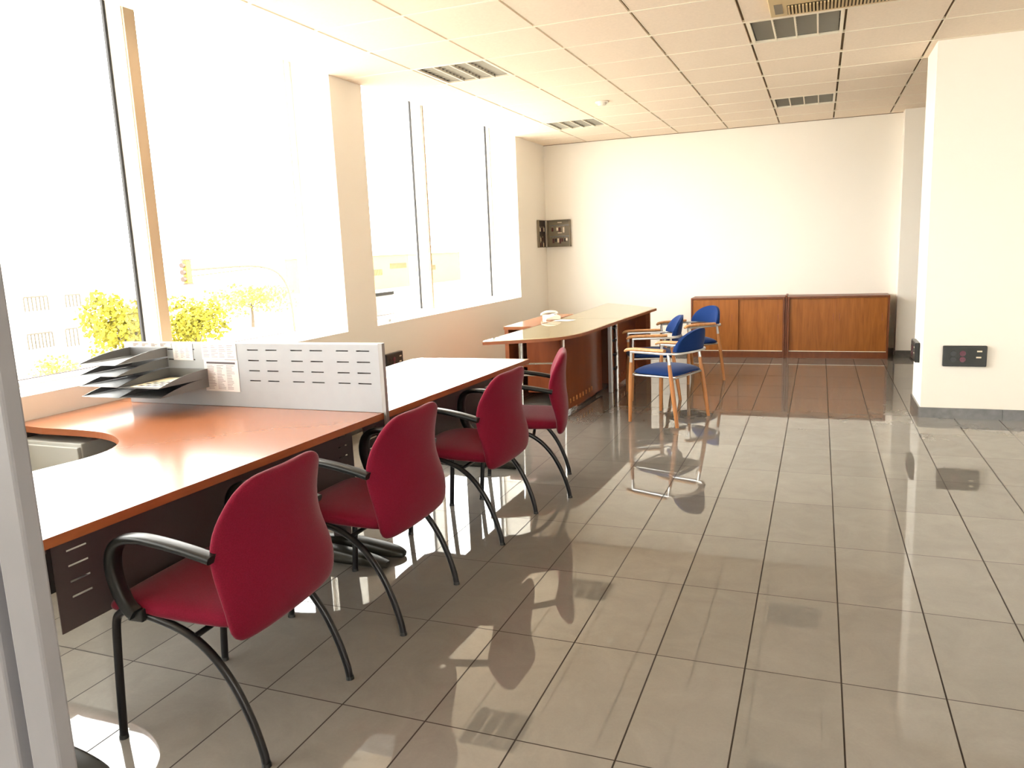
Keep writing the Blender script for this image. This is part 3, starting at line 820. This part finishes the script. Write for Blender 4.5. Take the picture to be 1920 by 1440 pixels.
def key(label, x, y, z, mt, ln, rz=0):
    k = thing('hanging_key', label, 'key', (x, y, z), rz, 'keys hanging in the key cabinet')
    t = MB(); ring = [(.010 * math.cos(a), 0, .010 * math.sin(a) - .012) for a in [i * PI / 6 for i in range(13)]]
    t.tube(ring, .0015, 6); t.build('bow', 'keym', k)
    MB().box(-.003, .003, -.001, .001, -ln, -.021).box(.003, .007, -.001, .001, -ln, -ln + .010).build('blade', 'keym', k)
    MB().box(-.012, .012, -.006, -.0015, -.055 - (ln - .05), -.02).build('tag', mt, k)
kx = [(-.10, .098, 'key_red', .065), (-.03, .098, 'label_cream', .055), (.0, .098, 'key_red', .07), (.06, .098, 'keym', .085), (-.09, -.047, 'key_red', .075), (-.055, -.047, 'keydark', .06), (-.02, -.047, 'label_cream', .07), (.005, -.047, 'key_red', .085), (.035, -.047, 'key_red', .06), (.075, -.047, 'keydark', .06), (.10, -.047, 'keym', .05)]
lbs = ['key with a dark tag, first on the upper hook rail of the key cabinet', 'key with a cream tag, second on the upper rail of the key cabinet', 'key with a dark red tag, third on the upper rail of the key cabinet', 'long key at the right end of the upper rail of the key cabinet',
       'key with dark red tag, first on the lower rail of the key cabinet', 'key with a black tag, second on the lower rail of the key cabinet', 'key with a cream tag in the middle of the lower rail of the key cabinet', 'longest key bunch on the lower rail of the key cabinet', 'key with dark red tag right of the longest bunch in the key cabinet', 'key with black tag, last but one on the lower rail of the key cabinet', 'plain metal key at the right end of the lower rail of the key cabinet']
for (x, z, mt, ln), lb in zip(kx, lbs): key(lb, -.41 + x, 5.345 + .012, 1.622 + z, mt, ln)
kd = [(-.28, .10, 'label_cream'), (-.20, .10, 'key_red'), (-.13, .10, 'label_cream'), (-.27, -.03, 'label_cream'), (-.18, -.03, 'key_red'), (-.27, -.10, 'key_red'), (-.16, -.10, 'label_cream')]
dl = ['upper key at the outer edge of the open key cabinet door', 'upper middle key on the open key cabinet door', 'upper key nearest the hinge of the key cabinet door', 'middle key at the outer edge of the key cabinet door', 'middle key with dark tag on the key cabinet door', 'lowest key at the outer edge of the key cabinet door', 'lowest key nearest the hinge of the key cabinet door']
for (y, z, mt), lb in zip(kd, dl): key(lb, -.41 - .178, 5.345 + y, 1.622 + z, mt, .065, PI / 2)

# ------------------------------------------------------------------ things at the windows
r = thing('ledge_box', 'white box with a black top edge on the ledge outside the far window', 'box', (-1.22, 1.55, ZS))
MB().box(-.12, .12, -.35, .43, -.10, .205).build('body', 'bld', r)
MB().box(-.13, .13, -.36, .445, .206, .238).build('lid', 'gasket', r)
struct(MB().box(-1.42, XO - .001, Y0, YB + .15, ZS - .20, ZS - .101).build('trim_3', 'bld'))
r = thing('cable_loop', 'small white cable loop lying on the sill of the far window', 'cable', (-.72, 1.27, ZS + .007))
MB().tube(cat([(.02, -.06, .008), (.0, -.02, .012), (.0, .03, .03), (.0, .07, .03), (.01, .09, .008)], 5), .007, 8).build('loop', 'white_pl', r, smooth=True)
MB().tube([(.03, -.09, .012), (.03, -.07, .012)], .012, 10).build('plug', 'grey_pl', r, smooth=True)

# ------------------------------------------------------------------ outside, one storey below
GZ = -4.5
struct(MB().add([(-1.1, -60, GZ), (-220, -60, GZ), (-220, 240, GZ), (-1.1, 240, GZ)], [(0, 1, 2, 3)]).build('ground', 'street'))
def tree(label, x, y, rx, top, mat, seed, leaves=1400, name='street_tree'):
    rr = random.Random(seed); r = thing(name, label, 'tree', (x, y, GZ), 0)
    h = top - GZ; rz = h * .36; cz = h - rz
    t = MB(); t.tube([(0, 0, 0), (.05, .02, cz * .5), (0, .05, cz)], [.16, .12, .07], 10)
    for k in range(5):
        a = k * 1.26; t.tube([(0, .03, cz * .7), (rx * .5 * math.cos(a), rx * .5 * math.sin(a), cz + rz * .3)], [.06, .02], 6)
    t.build('trunk', 'bark', r, smooth=True)
    m = MB(); lobes = [(rr.uniform(-.5, .5) * rx, rr.uniform(-.55, .55) * rx, cz + rr.uniform(-.45, .5) * rz, rr.uniform(.45, .62)) for _ in range(9)]
    for k in range(leaves):
        lx, ly, lz, ls = lobes[k % 9]
        a, b_ = rr.uniform(0, 2 * PI), math.acos(rr.uniform(-1, 1)); q = rr.uniform(.55, 1)
        p = Vector((lx + rx * ls * q * math.sin(b_) * math.cos(a), ly + rx * ls * q * math.sin(b_) * math.sin(a), lz + rz * ls * q * math.cos(b_)))
        s_ = rr.uniform(.09, .2) * (rx / 3) ** .5
        u = Vector((rr.gauss(0, 1), rr.gauss(0, 1), rr.gauss(0, 1))).normalized(); v = u.orthogonal().normalized()
        m.add([p - u * s_, p + v * s_ * .6, p + u * s_, p - v * s_ * .6], [(0, 1, 2, 3)])
    m.build('foliage', mat, r)
tree('broad yellow-green street tree behind the window mullion, left part', -25, 20.2, 1.9, .45, 'leaf', 3, 2600)
tree('rounded yellow-green street tree just right of the window mullion', -25, 24.2, 1.5, .05, 'leaf', 4, 2200)
tree('pale faded street tree far right of the traffic light', -45, 52, 4.2, -.6, 'leaf2', 5, 1100)
tree('low pale yellow shrub in front of the white building, bottom left', -25, 16.6, 1.0, -1.7, 'leaf2', 6, 500, 'street_shrub')
def building(label, name, x, y0, y1, top, mat, wins, depth=9):
    r = thing(name, label, 'building', (x, (y0 + y1) / 2, GZ)); hw = (y1 - y0) / 2; h = top - GZ
    MB().box(-depth, 0, -hw, hw, 0, h).build('walls', mat, r)
    MB().box(-depth - .2, .25, -hw - .2, hw + .2, h + .001, h + .35).build('roof_edge', 'bld', r)
    for (a, b, z0, z1) in wins:
        yy = (y0 + y1) / 2; n = max(3, int((b - a) / .22)); f = MB()
        for k in range(n + 1):
            t = a - yy + (b - a) * k / n; f.box(.01, .06, t - .03, t + .03, z0 - GZ, z1 - GZ)
        f.box(.01, .06, a - yy, b - yy, z1 - GZ, z1 - GZ + .08)
        f.build('window_grille', 'bld_win', r)
building('white building with barred windows across the street, behind the left tree', 'white_building', -40, 20, 31, 2.6, 'bld',
    [(26.7, 28.2, -.95, -.15), (26.6, 28.2, -3.15, -2.3), (29.1, 29.9, -3.3, -2.25), (29.4, 30.4, -.9, -.2), (24.0, 25.2, -.95, -.15)])
building('distant yellow building seen through the far window', 'yellow_building', -70, 108, 150, 1.5, 'bld_y',
    [(120, 126, -1.0, -.1), (130, 138, -1.8, -.9), (112, 117, -2.0, -1.0)], 14)
# traffic light on a mast arm
r = thing('traffic_light', 'yellow traffic light hanging from a long mast arm over the street', 'traffic light', (-24.0, 27.9, GZ))
yl = 23.0 - 27.9
MB().box(-.12, .12, yl - .17, yl + .17, 5.05, 6.08).build('backplate', 'tl_y', r, bevel=.02)
MB().box(-.14, .14, yl - .19, yl + .19, 6.081, 6.15).box(-.14, .14, yl - .19, yl + .19, 4.98, 5.049).build('end_cap', 'tl_d', r)
for k in range(3):
    MB().tube([(.0, yl - .171, 5.25 + k * .31), (.0, yl - .34, 5.23 + k * .31)], [.11, .12], 14).build('visor', 'tl_d', r, smooth=True)
am = MB().tube(cat([(0, yl + .19, 5.65), (0, -1.2, 5.70), (0, .6, 5.55), (0, 1.7, 5.1), (0, 2.3, 4.2), (0, 2.5, 2.5), (0, 2.5, 0)], 6), [.065] * 37, 8)
am.build('mast_arm', 'bark', r, smooth=True)
MB().tube([(0, yl + .19, 5.35), (0, -.4, 5.55)], .03, 8).build('brace', 'tl_y', r, smooth=True)
MB().box(-.02, .02, -.75, .25, 5.82, 5.90).build('street_sign', 'sign_red', r)

# ------------------------------------------------------------------ world, camera
wd = bpy.data.worlds.new('sky'); SC.world = wd; wd.use_nodes = True
bg = wd.node_tree.nodes['Background']; bg.inputs[0].default_value = (1.0, .975, .93, 1); bg.inputs[1].default_value = 16.5

cam = bpy.data.cameras.new('camera'); co = bpy.data.objects.new('camera', cam); C.objects.link(co)
f_, yw, pt_, rl_ = 1449.83, -.38030, -.17120, -.04210
cy, sy, cp, sp_, cr_, sr_ = math.cos(yw), math.sin(yw), math.cos(pt_), math.sin(pt_), math.cos(rl_), math.sin(rl_)
Fw = Vector((sy * cp, cy * cp, sp_)); rt = Vector((cy, -sy, 0)); up = rt.cross(Fw)
R2 = rt * cr_ + up * sr_; U2 = up * cr_ - rt * sr_
mw = Matrix(((R2.x, U2.x, -Fw.x, 2.8811), (R2.y, U2.y, -Fw.y, -4.8492), (R2.z, U2.z, -Fw.z, 1.4235), (0, 0, 0, 1)))
co.matrix_world = mw
cam.sensor_fit = 'HORIZONTAL'; cam.sensor_width = 36; cam.lens = f_ / 1920 * 36; cam.clip_start = .05; cam.clip_end = 600
SC.camera = co
SC.view_settings.view_transform = 'Standard'; SC.view_settings.look = 'None'; SC.view_settings.gamma = 1
SC.view_settings.exposure = 0.; SC.view_settings.use_curve_mapping = False
SC.cycles.max_bounces = 10; SC.cycles.diffuse_bounces = 6; SC.cycles.glossy_bounces = 5; SC.cycles.transparent_max_bounces = 12
SC.cycles.sample_clamp_indirect = 12; SC.cycles.caustics_reflective = False; SC.cycles.caustics_refractive = False
SC.cycles.use_denoising = True
